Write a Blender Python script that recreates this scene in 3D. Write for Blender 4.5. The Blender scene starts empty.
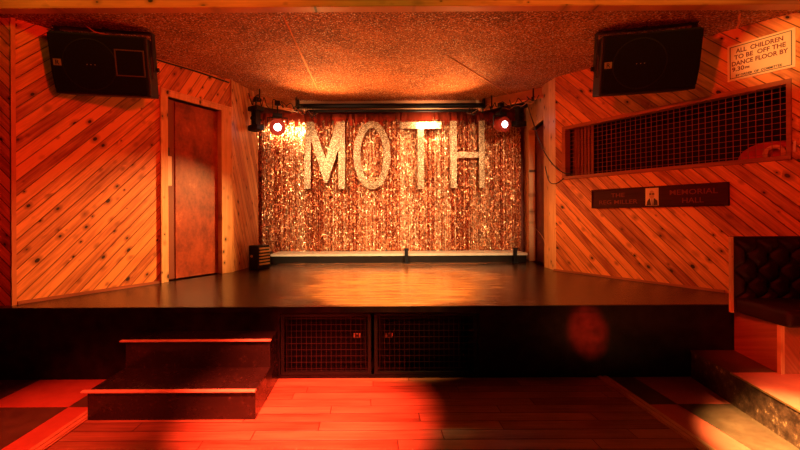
import bpy, bmesh, math, random
from mathutils import Vector, Matrix
R = random.Random(7)
C = bpy.context.scene.collection
SC = bpy.context.scene
PI = math.pi
F, CX, CY, ROLL, EYE = 400.0, 372.0, 216.0, 0.005, 1.5

# ------------------------------------------------------------------ camera, world, exposure, lights
cd = bpy.data.cameras.new('camera'); cam = bpy.data.objects.new('camera', cd); C.objects.link(cam)
cd.sensor_width = 36; cd.lens = 18; cd.shift_x = 28/800; cd.shift_y = -9/800; cd.clip_start = 0.05
cam.location = (0, 0, EYE); cam.rotation_euler = (PI/2, ROLL, 0); SC.camera = cam
w = bpy.data.worlds.new('world'); SC.world = w; w.use_nodes = True
w.node_tree.nodes['Background'].inputs[0].default_value = (0.30, 0.02, 0.005, 1)
w.node_tree.nodes['Background'].inputs[1].default_value = 0.02
SC.view_settings.view_transform = 'Standard'; SC.view_settings.look = 'None'
SC.view_settings.exposure = 0.0; SC.view_settings.gamma = 1; SC.view_settings.use_curve_mapping = False

def aim(o, tgt):
    o.rotation_euler = (Vector(tgt)-o.location).to_track_quat('-Z', 'Y').to_euler()
def spot(name, loc, tgt, col, power, size=60, blend=0.5, r=0.05):
    l = bpy.data.lights.new(name, 'SPOT'); l.color = col; l.energy = power; l.spot_size = math.radians(size)
    l.spot_blend = blend; l.shadow_soft_size = r
    o = bpy.data.objects.new(name, l); C.objects.link(o); o.location = loc; aim(o, tgt); return o
def area(name, loc, tgt, col, power, sx, sy):
    l = bpy.data.lights.new(name, 'AREA'); l.color = col; l.energy = power; l.shape = 'RECTANGLE'; l.size = sx; l.size_y = sy
    o = bpy.data.objects.new(name, l); C.objects.link(o); o.location = loc; aim(o, tgt); return o
def point(name, loc, col, power, r=0.05):
    l = bpy.data.lights.new(name, 'POINT'); l.color = col; l.energy = power; l.shadow_soft_size = r
    o = bpy.data.objects.new(name, l); C.objects.link(o); o.location = loc; return o

RED = (1.0, 0.030, 0.007); AMB = (1.0, 0.42, 0.11); WARM = (1.0, 0.62, 0.34)
# lamps on the two lighting bars, then added lights without fixtures
spot('spot_left_to_right_wall', (-1.0, 6.35, 3.0), (2.95, 5.5, 0.85), (1.0, 0.32, 0.07), 460, 36, 1.0)
spot('spot_right_to_left_wall', (1.8, 6.2, 3.0), (-2.75, 4.95, 0.95), AMB, 1750, 32, 1.0)
area('glare_strip_left', (-1.52, 7.44, 3.15), (-1.52, 8, 3.15), WARM, 24, 0.75, 0.02)  # added strip for the glare on the foil, no fixture
area('glare_strip_right', (1.05, 7.33, 3.20), (1.05, 8, 3.20), WARM, 18, 0.36, 0.03)  # added strip for the glare on the T crossbar, no fixture
spot('ceiling_left_fill', (-0.9, 6.9, 2.7), (-0.6, 6.2, 3.5), (1.0, 0.35, 0.09), 230, 105, 1.0)  # added upward fill to brighten the ceiling, no lamp here
spot('ceiling_right_fill', (1.6, 6.9, 2.7), (0.9, 6.2, 3.5), (1.0, 0.35, 0.09), 200, 105, 1.0)  # second added ceiling fill, also without a lamp
spot('deck_sheen_fill_left', (-0.6, 7.2, 3.35), (-0.2, 5.4, 0.667), AMB, 1000, 40, 1.0)  # added to lay a sheen on the deck, no fixture
spot('deck_sheen_fill_right', (1.4, 7.2, 3.35), (0.8, 5.4, 0.667), AMB, 1000, 40, 1.0)  # right half of the added deck sheen
spot('deck_front_fill', (0.22, 3.0, 3.25), (0.22, 4.5, 0.667), AMB, 1100, 42, 0.6, 0.05)  # added from out of view to brighten the front of the deck
# added front lights out of view, just before the stage opening, for the curtain
spot('curtain_front_left', (-1.3, 3.0, 3.25), (-0.4, 7.5, 1.7), WARM, 1050, 50, 0.8, 0.08)
spot('curtain_front_right', (2.0, 3.0, 3.25), (1.2, 7.5, 1.7), WARM, 950, 50, 0.8, 0.08)
# red hall wash
spot('red_wash_left', (1.5, 0.2, 2.6), (-3.1, 4.4, 2.4), RED, 740, 55, 1.0, 0.1)
spot('red_wash_right', (-1.5, 0.2, 2.6), (3.5, 4.6, 2.5), RED, 680, 50, 1.0, 0.1)
spot('red_floor_spot', (-0.6, 1.2, 3.6), (-0.5, 3.0, 0), (1.0, 0.075, 0.035), 6500, 30, 1.0, 0.03)
spot('red_floor_left', (-2.6, 0.8, 3.4), (-2.4, 2.85, 0), (1.0, 0.06, 0.025), 1100, 28, 1.0, 0.03)
spot('red_floor_steps', (-1.5, 0.8, 3.4), (-1.45, 3.3, 0.1), (1.0, 0.055, 0.02), 450, 24, 1.0, 0.03)
spot('red_platform_spot', (3.0, 0.6, 3.3), (3.2, 2.35, 0.1), (1.0, 0.30, 0.12), 1500, 26, 0.8, 0.03)
spot('gold_platform_spot', (1.2, 0.4, 2.9), (2.66, 2.48, 0.0), (1.0, 0.50, 0.17), 9500, 16, 1.0, 0.03)
spot('red_bench_spot', (0.2, 0.8, 2.9), (3.28, 3.35, 0.42), RED, 600, 13, 1.0, 0.03)
spot('red_reflection_fill', (1.2, 0.3, 3.2), (1.99, 3.70, 0.43), (1.0, 0.02, 0.006), 8000, 5.5, 1.0, 0.03)  # added narrow beam in place of a red reflection on the stage front
spot('notice_fill', (1.0, 0.5, 2.9), (4.0, 3.85, 3.08), (1.0, 0.52, 0.16), 700, 11, 1.0, 0.03)  # added beam to brighten the notice, no lamp of its own
area('hall_gold', (0, 3.12, 3.50), (0, 3.62, 3.66), (1.0, 0.50, 0.04), 9, 7, 0.08)

# ------------------------------------------------------------------ node helpers
def mat(name):
    m = bpy.data.materials.new(name); m.use_nodes = True
    nt = m.node_tree; b = nt.nodes['Principled BSDF']
    return m, nt, b
def N(nt, t, **k):
    n = nt.nodes.new(t)
    for a, v in k.items(): setattr(n, a, v)
    return n
def L(nt, a, b): nt.links.new(a, b)
def mth(nt, op, a, b=None):
    n = N(nt, 'ShaderNodeMath', operation=op)
    for i, v in enumerate((a, b)):
        if v is None: continue
        if isinstance(v, (int, float)): n.inputs[i].default_value = v
        else: L(nt, v, n.inputs[i])
    return n.outputs[0]
def ramp(nt, fac, stops, interp='LINEAR'):
    n = N(nt, 'ShaderNodeValToRGB'); n.color_ramp.interpolation = interp
    e = n.color_ramp.elements
    while len(e) < len(stops): e.new(0.5)
    for el, (p, c) in zip(e, stops): el.position = p; el.color = (*c, 1) if len(c) == 3 else c
    L(nt, fac, n.inputs[0]); return n.outputs[0]
def mixc(nt, fac, a, b, mode='MIX'):
    n = N(nt, 'ShaderNodeMix', data_type='RGBA', blend_type=mode)
    for s, v in ((0, fac), (6, a), (7, b)):
        if isinstance(v, (int, float)): n.inputs[s].default_value = v
        elif isinstance(v, tuple): n.inputs[s].default_value = (*v, 1)
        else: L(nt, v, n.inputs[s])
    return n.outputs[2]
def noise(nt, vec, scale, detail=3, rough=0.5):
    n = N(nt, 'ShaderNodeTexNoise'); n.inputs['Scale'].default_value = scale
    n.inputs['Detail'].default_value = detail; n.inputs['Roughness'].default_value = rough
    L(nt, vec, n.inputs['Vector']); return n.outputs[0]
def bump(nt, b, h, strength, dist):
    n = N(nt, 'ShaderNodeBump'); n.inputs['Strength'].default_value = strength; n.inputs['Distance'].default_value = dist
    L(nt, h, n.inputs['Height']); L(nt, n.outputs[0], b.inputs['Normal'])
def plain(name, col, rough=0.5, metal=0.0, var=0.0, scale=8.0, bs=0.0, emit=None, es=0, spec=0.5):
    m, nt, b = mat(name)
    b.inputs['Roughness'].default_value = rough; b.inputs['Metallic'].default_value = metal; b.inputs['Specular IOR Level'].default_value = spec
    tc = N(nt, 'ShaderNodeTexCoord').outputs['Object']
    f = noise(nt, tc, scale, 4)
    lo = tuple(c*(1-var) for c in col); hi = tuple(min(1, c*(1+var)) for c in col)
    L(nt, ramp(nt, f, [(0.3, lo), (0.7, hi)]), b.inputs['Base Color'])
    if bs: bump(nt, b, f, bs, 0.004)
    if emit: b.inputs['Emission Color'].default_value = (*emit, 1); b.inputs['Emission Strength'].default_value = es
    return m

def planks(name, ang, width, light, dark, axes='XZ', rough=0.45, knots=True, grooves=True, lenj=0, seed=0.0, gdark=0.12):
    """boards running at an angle in the object's own plane"""
    m, nt, b = mat(name)
    sep = N(nt, 'ShaderNodeSeparateXYZ'); L(nt, N(nt, 'ShaderNodeTexCoord').outputs['Object'], sep.inputs[0])
    x = sep.outputs['X']; z = sep.outputs['Z' if axes == 'XZ' else 'Y']
    ca, sa = math.cos(ang), math.sin(ang)
    u = mth(nt, 'ADD', mth(nt, 'MULTIPLY', x, ca), mth(nt, 'MULTIPLY', z, sa))     # along
    v = mth(nt, 'ADD', mth(nt, 'MULTIPLY', x, -sa), mth(nt, 'MULTIPLY', z, ca))    # across
    v = mth(nt, 'ADD', v, 20+seed)
    vi = mth(nt, 'DIVIDE', v, width); idx = mth(nt, 'FLOOR', vi); fr = mth(nt, 'FRACT', vi)
    wn = N(nt, 'ShaderNodeTexWhiteNoise', noise_dimensions='1D'); L(nt, idx, wn.inputs['W'])
    rnd = wn.outputs['Value']
    if lenj:
        uj = mth(nt, 'DIVIDE', mth(nt, 'ADD', u, mth(nt, 'MULTIPLY', rnd, 9.7)), lenj)
        ji = mth(nt, 'FLOOR', uj); jf = mth(nt, 'FRACT', uj)
        wn2 = N(nt, 'ShaderNodeTexWhiteNoise', noise_dimensions='2D')
        cmb = N(nt, 'ShaderNodeCombineXYZ'); L(nt, idx, cmb.inputs[0]); L(nt, ji, cmb.inputs[1]); L(nt, cmb.outputs[0], wn2.inputs['Vector'])
        rnd = wn2.outputs['Value']
    cmb = N(nt, 'ShaderNodeCombineXYZ')
    L(nt, mth(nt, 'ADD', u, mth(nt, 'MULTIPLY', rnd, 37.0)), cmb.inputs[0]); L(nt, v, cmb.inputs[1]); L(nt, mth(nt, 'MULTIPLY', rnd, 11.0), cmb.inputs[2])
    mp = N(nt, 'ShaderNodeMapping'); mp.inputs['Scale'].default_value = (1.2, 22, 1); L(nt, cmb.outputs[0], mp.inputs[0])
    grain = noise(nt, mp.outputs[0], 2.0, 5, 0.6)
    mp2 = N(nt, 'ShaderNodeMapping'); mp2.inputs['Scale'].default_value = (1.0, 3.5, 1); L(nt, cmb.outputs[0], mp2.inputs[0])
    blotch = noise(nt, mp2.outputs[0], 2.2, 3, 0.5)
    tone = mth(nt, 'ADD', mth(nt, 'MULTIPLY', grain, 0.55), mth(nt, 'ADD', mth(nt, 'MULTIPLY', rnd, 0.28), mth(nt, 'MULTIPLY', blotch, 0.45)))
    col = ramp(nt, tone, [(0.42, dark), (0.76, light)])
    if knots:
        mp3 = N(nt, 'ShaderNodeMapping'); mp3.inputs['Scale'].default_value = (6.3, 9.5, 1); L(nt, cmb.outputs[0], mp3.inputs[0])
        vo = N(nt, 'ShaderNodeTexVoronoi'); vo.inputs['Scale'].default_value = 1.0; L(nt, mp3.outputs[0], vo.inputs['Vector'])
        sp = N(nt, 'ShaderNodeSeparateColor'); L(nt, vo.outputs['Color'], sp.inputs[0])
        rad = mth(nt, 'ADD', mth(nt, 'MULTIPLY', mth(nt, 'POWER', sp.outputs[0], 1.3), 0.17), 0.03)
        k = mth(nt, 'SUBTRACT', 1.0, mth(nt, 'DIVIDE', vo.outputs['Distance'], rad))
        kf = ramp(nt, k, [(0.0, (0, 0, 0)), (0.2, (1, 1, 1))])
        halo = ramp(nt, mth(nt, 'SUBTRACT', 1.0, mth(nt, 'DIVIDE', vo.outputs['Distance'], mth(nt, 'MULTIPLY', rad, 2.6))), [(0.0, (0, 0, 0)), (1.0, (1, 1, 1))])
        col = mixc(nt, mth(nt, 'MULTIPLY', halo, 1.0), col, tuple(c*0.45 for c in dark))
        col = mixc(nt, kf, col, (0.03, 0.009, 0.003))
    if grooves:
        d = mth(nt, 'MINIMUM', fr, mth(nt, 'SUBTRACT', 1.0, fr))
        g = ramp(nt, d, [(0.0, (0, 0, 0)), (0.006/width, (1, 1, 1))])
        if lenj:
            dj = mth(nt, 'MINIMUM', jf, mth(nt, 'SUBTRACT', 1.0, jf))
            g = mixc(nt, 1.0, g, ramp(nt, dj, [(0.0, (0, 0, 0)), (0.003/lenj, (1, 1, 1))]), 'MULTIPLY')
        col = mixc(nt, g, tuple(c*gdark for c in dark), col)
        bump(nt, b, mixc(nt, 0.15, g, grain), 0.7, 0.008)
    L(nt, col, b.inputs['Base Color'])
    b.inputs['Roughness'].default_value = rough
    return m

PL, PD = (0.92, 0.37, 0.10), (0.30, 0.055, 0.012)
M = {}
M['pine_up'] = planks('pine_boards_rising', math.radians(46), 0.098, PL, PD)
M['pine_down'] = planks('pine_boards_falling', math.radians(-46), 0.098, PL, PD, seed=.03)
M['pine_head'] = planks('pine_boards_header', math.radians(58), 0.105, PL, PD, seed=.05)
M['pine_steep'] = planks('pine_boards_steep', math.radians(-68), 0.10, (0.72, 0.40, 0.16), PD, seed=.02)
M['pine_vert'] = planks('pine_trim', math.radians(90), 0.6, (0.85, 0.55, 0.26), (0.55, 0.27, 0.09), grooves=False)
M['pine_horiz'] = planks('pine_rail', 0, 0.6, (0.80, 0.50, 0.22), (0.50, 0.23, 0.08), grooves=False)
M['red_frame'] = planks('stained_frame', 0, 0.6, (0.42, 0.13, 0.05), (0.2, 0.05, 0.02), grooves=False, knots=False)
M['dance'] = planks('dance_floor_boards', 0, 0.12, (0.54, 0.25, 0.12), (0.22, 0.08, 0.035), axes='XY', rough=0.32, knots=False, lenj=1.3, gdark=.5)
M['metal_black'] = plain('black_metal', (0.012, 0.010, 0.009), 0.5, 0.1, .2, spec=.3)
M['black_paint'] = plain('black_paint', (0.016, 0.010, 0.009), 0.3, 0, .5, 9, .1, spec=.12)
M['black_cloth'] = plain('speaker_cloth', (0.007, 0.006, 0.006), 0.8, 0, .3, 60, spec=.12)
M['cab'] = plain('speaker_cabinet', (0.014, 0.012, 0.010), 0.5, 0, .2, 30, .1, spec=.25)
M['dark'] = plain('dark_void', (0.010, 0.008, 0.008), 0.9)
M['badge'] = plain('badge_plate', (0.45, 0.36, 0.24), 0.35, 0.5, .05)
M['badge_mark'] = plain('badge_mark', (0.03, 0.02, 0.015), 0.5)
M['cream'] = plain('cream_paint', (0.92, 0.78, 0.52), 0.5, 0, .08, 12)
M['brass'] = plain('brass', (0.75, 0.45, 0.16), 0.35, 0.8, .15, 20)
M['copper'] = plain('copper_pipe', (0.75, 0.36, 0.2), 0.4, 0.6, .15, 20)
M['glow'] = plain('lit_lens', (1, 1, 1), 0.3, 0, 0, 5, 0, (0.85, 0.95, 1.0), 9)
M['par_red'] = plain('red_par_housing', (0.45, 0.05, 0.03), 0.35, .3)
M['vinyl'] = plain('oxblood_vinyl', (0.022, 0.005, 0.004), 0.55, 0, .25, 6, spec=.25)
M['text_red'] = plain('brown_lettering', (0.20, 0.02, 0.012), 0.5)
M['sign'] = plain('sign_board', (0.95, 0.70, 0.38), 0.5, 0, .04, 3)
M['mahogany'] = planks('mahogany_plaque', 0, 0.5, (0.075, 0.012, 0.008), (0.04, 0.007, 0.005), grooves=False, knots=False, rough=.6)
M['mahogany'].node_tree.nodes['Principled BSDF'].inputs['Specular IOR Level'].default_value = .15
M['plaque_text'] = plain('carved_lettering', (0.22, 0.045, 0.025), 0.5, spec=.1)
M['gold_wall'] = plain('ochre_plaster', (0.85, 0.50, 0.10), 0.7, 0, .06, 2)
M['hall'] = plain('dark_plaster', (0.03, 0.010, 0.007), 0.8, 0, .2, 3)
M['cable'] = plain('black_cable', (0.015, 0.012, 0.01), 0.5)
M['cable_orange'] = plain('orange_cable', (0.7, 0.3, 0.08), 0.5)
M['plate'] = plain('plastic_plate', (0.85, 0.72, 0.5), 0.4)
M['photo_bg'] = plain('photo_ground', (0.85, 0.62, 0.38), 0.35)
M['photo_skin'] = plain('photo_face', (0.62, 0.36, 0.2), 0.35)
M['photo_suit'] = plain('photo_suit', (0.06, 0.03, 0.03), 0.35)
M['red_cush'] = plain('red_upholstery', (0.55, 0.04, 0.02), 0.6, 0, .3, 5)
M['wire'] = plain('painted_wire', (0.33, 0.09, 0.04), 0.4, 0.2, .1)
M['wire_dark'] = plain('black_wire', (0.03, 0.010, 0.008), 0.4, 0.3, .1)

def door_mat():
    m, nt, b = mat('clouded_brown_door'); tc = N(nt, 'ShaderNodeTexCoord').outputs['Object']
    mp = N(nt, 'ShaderNodeMapping'); mp.inputs['Scale'].default_value = (1.4, 1, .8); L(nt, tc, mp.inputs[0])
    f = noise(nt, mp.outputs[0], 3.5, 6, .65); g = noise(nt, tc, 30, 3)
    c = ramp(nt, mth(nt, 'ADD', mth(nt, 'MULTIPLY', f, .8), mth(nt, 'MULTIPLY', g, .2)), [(0.36, (0.16, 0.022, 0.008)), (0.58, (0.40, 0.075, 0.022)), (0.72, (0.66, 0.22, 0.08))])
    L(nt, c, b.inputs['Base Color']); b.inputs['Roughness'].default_value = .38
    return m
M['door'] = door_mat()

def stage_mat():
    m, nt, b = mat('stage_floor_painted_reflection'); tc = N(nt, 'ShaderNodeTexCoord').outputs['Object']
    mp = N(nt, 'ShaderNodeMapping'); mp.inputs['Scale'].default_value = (1.2, 9, 1); L(nt, tc, mp.inputs[0])
    f = noise(nt, mp.outputs[0], 1.6, 6, .65); g = noise(nt, tc, 2.2, 4, .6)
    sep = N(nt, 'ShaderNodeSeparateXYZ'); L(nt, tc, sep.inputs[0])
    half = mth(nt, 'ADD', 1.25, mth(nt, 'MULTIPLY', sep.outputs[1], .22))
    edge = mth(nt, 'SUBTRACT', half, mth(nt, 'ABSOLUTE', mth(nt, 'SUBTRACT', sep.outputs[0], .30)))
    painted_reflection = ramp(nt, mth(nt, 'ADD', edge, mth(nt, 'MULTIPLY', mth(nt, 'SUBTRACT', g, .5), 1.6)), [(0.0, (0, 0, 0)), (.55, (1, 1, 1))])  # lighter centre: the curtain's reflection put into the deck colour
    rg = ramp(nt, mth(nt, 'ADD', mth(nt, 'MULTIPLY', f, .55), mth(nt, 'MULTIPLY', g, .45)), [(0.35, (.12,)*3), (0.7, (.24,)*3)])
    L(nt, mixc(nt, painted_reflection, (.26, .26, .26), rg), b.inputs['Roughness'])
    L(nt, mixc(nt, painted_reflection, ramp(nt, f, [(0.3, (0.010, 0.005, 0.003)), (0.7, (0.040, 0.015, 0.007))]), ramp(nt, f, [(0.3, (0.12, 0.05, 0.016)), (0.62, (0.60, 0.28, 0.09))])), b.inputs['Base Color'])
    b.inputs['IOR'].default_value = 1.55
    bump(nt, b, mth(nt, 'ADD', f, mth(nt, 'MULTIPLY', noise(nt, tc, 7, 3), .9)), .5, .006)
    return m
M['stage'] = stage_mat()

def ceil_mat():
    m, nt, b = mat('glitter_texture_ceiling'); tc = N(nt, 'ShaderNodeTexCoord').outputs['Object']
    f = noise(nt, tc, 52, 2, .6); g = noise(nt, tc, 2.0, 3, .5)
    vo = N(nt, 'ShaderNodeTexVoronoi'); vo.inputs['Scale'].default_value = 45; L(nt, tc, vo.inputs['Vector'])
    base = ramp(nt, mth(nt, 'ADD', mth(nt, 'MULTIPLY', f, .8), mth(nt, 'MULTIPLY', g, .2)), [(0.42, (0.13, 0.035, 0.012)), (0.60, (0.72, 0.26, 0.09))])
    sp = N(nt, 'ShaderNodeSeparateColor'); L(nt, vo.outputs['Color'], sp.inputs[0])
    chip = mth(nt, 'MULTIPLY', mth(nt, 'LESS_THAN', vo.outputs['Distance'], .34), mth(nt, 'GREATER_THAN', sp.outputs[0], .70))
    L(nt, mixc(nt, chip, base, (0.98, 0.85, 0.6)), b.inputs['Base Color'])
    L(nt, mth(nt, 'SUBTRACT', .85, mth(nt, 'MULTIPLY', chip, .5)), b.inputs['Roughness'])
    bump(nt, b, mth(nt, 'ADD', f, mth(nt, 'MULTIPLY', chip, .3)), .9, .012)
    return m
M['ceiling'] = ceil_mat()

def foil_mat():
    m, nt, b = mat('copper_foil'); 
    at = N(nt, 'ShaderNodeAttribute'); at.attribute_name = 'tone'
    L(nt, ramp(nt, at.outputs['Fac'], [(0.0, (0.30, 0.035, 0.012)), (0.45, (0.85, 0.30, 0.10)), (1.0, (1.0, 0.78, 0.45))]), b.inputs['Base Color'])
    b.inputs['Metallic'].default_value = 0.85; b.inputs['Roughness'].default_value = 0.33
    return m
M['foil'] = foil_mat()

def glitter_mat():
    m, nt, b = mat('gold_glitter'); tc = N(nt, 'ShaderNodeTexCoord').outputs['Object']
    vo = N(nt, 'ShaderNodeTexVoronoi'); vo.inputs['Scale'].default_value = 75; L(nt, tc, vo.inputs['Vector'])
    sp = N(nt, 'ShaderNodeSeparateColor'); L(nt, vo.outputs['Color'], sp.inputs[0])
    L(nt, ramp(nt, sp.outputs[0], [(0, (0.14, 0.065, 0.022)), (.6, (0.33, 0.185, 0.075)), (1, (0.85, 0.62, 0.33))]), b.inputs['Base Color'])
    b.inputs['Metallic'].default_value = .35; b.inputs['Roughness'].default_value = .4
    bump(nt, b, sp.outputs[1], .6, .004)
    return m
M['glitter'] = glitter_mat()

def lino(name, c1, c2, rough=.28):
    m, nt, b = mat(name); tc = N(nt, 'ShaderNodeTexCoord').outputs['Object']
    f = noise(nt, tc, 5, 6, .7)
    L(nt, ramp(nt, f, [(0.3, c1), (0.7, c2)]), b.inputs['Base Color'])
    L(nt, ramp(nt, f, [(0.3, (rough,)*3), (0.7, (rough+.18,)*3)]), b.inputs['Roughness']); bump(nt, b, f, .1, .003)
    return m
M['lino_light'] = lino('red_lino_tile', (0.50, 0.10, 0.055), (0.68, 0.17, 0.09), .35)
M['lino_dark'] = lino('black_lino_tile', (0.07, 0.042, 0.020), (0.14, 0.090, 0.042), .35)

def chipped():
    m, nt, b = mat('chipped_black_board'); tc = N(nt, 'ShaderNodeTexCoord').outputs['Object']
    f = noise(nt, tc, 16, 6, .75); g = noise(nt, tc, 3, 3)
    L(nt, ramp(nt, mth(nt, 'ADD', mth(nt, 'MULTIPLY', f, .8), mth(nt, 'MULTIPLY', g, .2)), [(0.42, (0.035, 0.018, 0.010)), (0.58, (0.13, 0.07, 0.035)), (0.64, (0.6, 0.38, 0.18))]), b.inputs['Base Color'])
    b.inputs['Roughness'].default_value = .4; bump(nt, b, f, .3, .006)
    return m
M['chipped'] = chipped()
M['black_worn'] = None
def worn():
    m, nt, b = mat('scuffed_black_paint'); tc = N(nt, 'ShaderNodeTexCoord').outputs['Object']
    f = noise(nt, tc, 22, 6, .8); g = noise(nt, tc, 3, 5, .7)
    L(nt, ramp(nt, f, [(0.56, (0.022, 0.013, 0.010)), (0.66, (0.06, 0.035, 0.022)), (0.76, (0.30, 0.16, 0.09))]), b.inputs['Base Color'])
    L(nt, ramp(nt, g, [(0.35, (.14,)*3), (0.65, (.36,)*3)]), b.inputs['Roughness']); bump(nt, b, g, .15, .005)
    return m
M['black_worn'] = worn()
M['ply'] = planks('red_stained_ply', math.radians(-52), 0.16, (0.52, 0.20, 0.09), (0.22, 0.06, 0.03), knots=True, grooves=False, rough=.4)

# ------------------------------------------------------------------ object helpers
def obj(name, bm, m, parent=None, smooth=False, mx=None, bev=0, seg=2):
    if mx is not None: pass
    me = bpy.data.meshes.new(name); bmesh.ops.recalc_face_normals(bm, faces=bm.faces[:]); bm.to_mesh(me); bm.free()
    if smooth: me.shade_smooth()
    o = bpy.data.objects.new(name, me); C.objects.link(o); me.materials.append(m)
    if parent: o.parent = parent
    elif mx is not None: o.matrix_world = mx
    if bev:
        b = o.modifiers.new('bevel', 'BEVEL'); b.width = bev; b.segments = seg; b.limit_method = 'ANGLE'
    return o
def thing(name, label, cat, loc=(0, 0, 0), rz=0, group=None, mx=None, kind=None):
    o = bpy.data.objects.new(name, None); C.objects.link(o); o.empty_display_size = .1
    if mx is not None: o.matrix_world = mx
    else: o.location = loc; o.rotation_euler = (0, 0, rz)
    if kind: o['kind'] = kind
    tag(o, label, cat, group); return o
def tag(o, label=None, cat=None, group=None):
    if label: o['label'] = label
    if cat: o['category'] = cat
    if group: o['group'] = group
    return o
def struct(o, label=None): o['kind'] = 'structure'; (label and tag(o, label)); return o
def BM(): return bmesh.new()
def box(bm, x0, x1, y0, y1, z0, z1, mx=None):
    vs = [Vector((x, y, z)) for z in (z0, z1) for y in (y0, y1) for x in (x0, x1)]
    if mx is not None: vs = [mx @ v for v in vs]
    v = [bm.verts.new(p) for p in vs]
    for f in ((0, 2, 3, 1), (4, 5, 7, 6), (0, 1, 5, 4), (2, 6, 7, 3), (0, 4, 6, 2), (1, 3, 7, 5)): bm.faces.new([v[i] for i in f])
    return bm
def prism(bm, pts, z0, z1, ax='z', mx=None):
    """pts 2D outline; extruded along ax"""
    def P(a, b, c):
        p = Vector((a, b, c)) if ax == 'z' else (Vector((a, c, b)) if ax == 'y' else Vector((c, a, b)))
        return mx @ p if mx is not None else p
    lo = [bm.verts.new(P(a, b, z0)) for a, b in pts]; hi = [bm.verts.new(P(a, b, z1)) for a, b in pts]
    n = len(pts); bm.faces.new(lo); bm.faces.new(hi[::-1])
    for i in range(n): bm.faces.new([lo[i], lo[(i+1) % n], hi[(i+1) % n], hi[i]])
    return bm
def tube(bm, pts, r, n=8):
    pts = [Vector(p) for p in pts]; rings = []
    for i, p in enumerate(pts):
        t = (pts[min(i+1, len(pts)-1)]-pts[max(i-1, 0)]).normalized()
        a = t.cross(Vector((0, 0, 1)) if abs(t.z) < .9 else Vector((1, 0, 0))).normalized(); b = t.cross(a)
        rr = r[i] if isinstance(r, (list, tuple)) else r
        rings.append([bm.verts.new(p+(a*math.cos(q*2*PI/n)+b*math.sin(q*2*PI/n))*rr) for q in range(n)])
    for k in range(len(rings)-1):
        for q in range(n): bm.faces.new([rings[k][q], rings[k][(q+1) % n], rings[k+1][(q+1) % n], rings[k+1][q]])
    bm.faces.new(rings[0]); bm.faces.new(rings[-1][::-1]); return bm
def curve_pts(ctrl, n=24):
    """Catmull-Rom through control points"""
    P = [Vector(c) for c in ctrl]; P = [P[0]*2-P[1]]+P+[P[-1]*2-P[-2]]; out = []
    for i in range(1, len(P)-2):
        for k in range(n):
            t = k/n; a, b, c, d = P[i-1], P[i], P[i+1], P[i+2]
            out.append(0.5*((2*b)+(c-a)*t+(2*a-5*b+4*c-d)*t*t+(3*b-a-3*c+d)*t**3))
    out.append(P[-2]); return out
def text_mesh(name, s, size, m, parent=None, loc=(0, 0, 0), rot=(PI/2, 0, 0), ext=.002, bold=.0, sx=1.0, align='LEFT'):
    cu = bpy.data.curves.new(name, 'FONT'); cu.body = s; cu.size = size; cu.extrude = ext; cu.offset = bold
    cu.align_x = align; cu.resolution_u = 3
    t = bpy.data.objects.new(name+'_tmp', cu); C.objects.link(t)
    dg = bpy.context.evaluated_depsgraph_get(); dg.update()
    me = bpy.data.meshes.new_from_object(t.evaluated_get(dg)); bpy.data.objects.remove(t)
    me.materials.clear(); me.materials.append(m)
    o = bpy.data.objects.new(name, me); C.objects.link(o); o.parent = parent
    o.location = loc; o.rotation_euler = rot; o.scale = (sx, 1, 1); return o

def frame(p0, p1):
    p0, p1 = Vector((*p0, 0)), Vector((*p1, 0)); d = (p1-p0).normalized(); n = Vector((-d.y, d.x, 0))
    return Matrix(((d.x, n.x, 0, p0.x), (d.y, n.y, 0, p0.y), (0, 0, 1, 0), (0, 0, 0, 1)))
def unroll(px, py):
    x, y = px-CX, py-CY; return x-ROLL*y, y+ROLL*x
def on_wall(mx, px, py, off=0.0):
    """where the sight line through a point of the photo meets a wall: (distance along it, height)"""
    x, y = unroll(px, py); d = Vector((x/F, 1, -y/F)); o = Vector((0, 0, EYE))
    n = mx.col[1].xyz; p = mx.col[3].xyz + n*off
    t = (p-o).dot(n)/d.dot(n); h = o+d*t; l = mx.inverted() @ h
    return l.x, l.z

H = 0.667                                                          # stage height
A = (-3.43, 3.82); B = (-2.118, 6.007); Cc = (-1.966, 6.90)
E = (2.70, 6.07); G = (5.0, 2.077)
WL, WR = frame(A, B), frame(E, G)
def ceil_z(y): return 3.40+.07*(y-3.7)

def wall_with_holes(name, mx, x0, x1, z0, z1, holes, m, th=.08, parent=None):
    bm = BM(); xs = sorted({x0, x1, *[h[0] for h in holes], *[h[1] for h in holes]})
    for a, b in zip(xs, xs[1:]):
        zz = z0
        for h in sorted([h for h in holes if h[0] <= a+1e-6 and h[1] >= b-1e-6], key=lambda h: h[2]):
            if h[2] > zz: box(bm, a, b, 0, th, zz, h[2])
            zz = h[3]
        if z1 > zz: box(bm, a, b, 0, th, zz, z1)
    return struct(obj(name, bm, m, parent, mx=mx))

# ------------------------------------------------------------------ floor
fl = thing('floor', None, None, kind='structure')
obj('dance_floor', box(BM(), -2.165, 2.125, -4, 3.72, -.05, 0), M['dance'], fl)
def tile_bm(par):
    bm = BM(); T = .67
    xsL = [-2.165, -2.41, -3.08, -3.75, -4.42, -5.0]; xsR = [2.125, 2.41, 3.08, 3.75, 4.42, 5.0]
    ys = [3.72, 3.165]+[3.165-T*k for k in range(1, 11)]+[-4]
    for side, xs in ((0, xsL), (1, xsR)):
        for i in range(len(xs)-1):
            for j in range(len(ys)-1):
                dark = (i+j) % 2 == 0
                if side == 1: dark = (i+j) % 2 == 0
                if dark == par:
                    a, b = sorted((xs[i], xs[i+1])); box(bm, a+.0015, b-.0015, ys[j+1]+.0015, ys[j]-.0015, -.05, 0)
    return bm
obj('dark_tiles', tile_bm(True), M['lino_dark'], fl); obj('light_tiles', tile_bm(False), M['lino_light'], fl)
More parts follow.
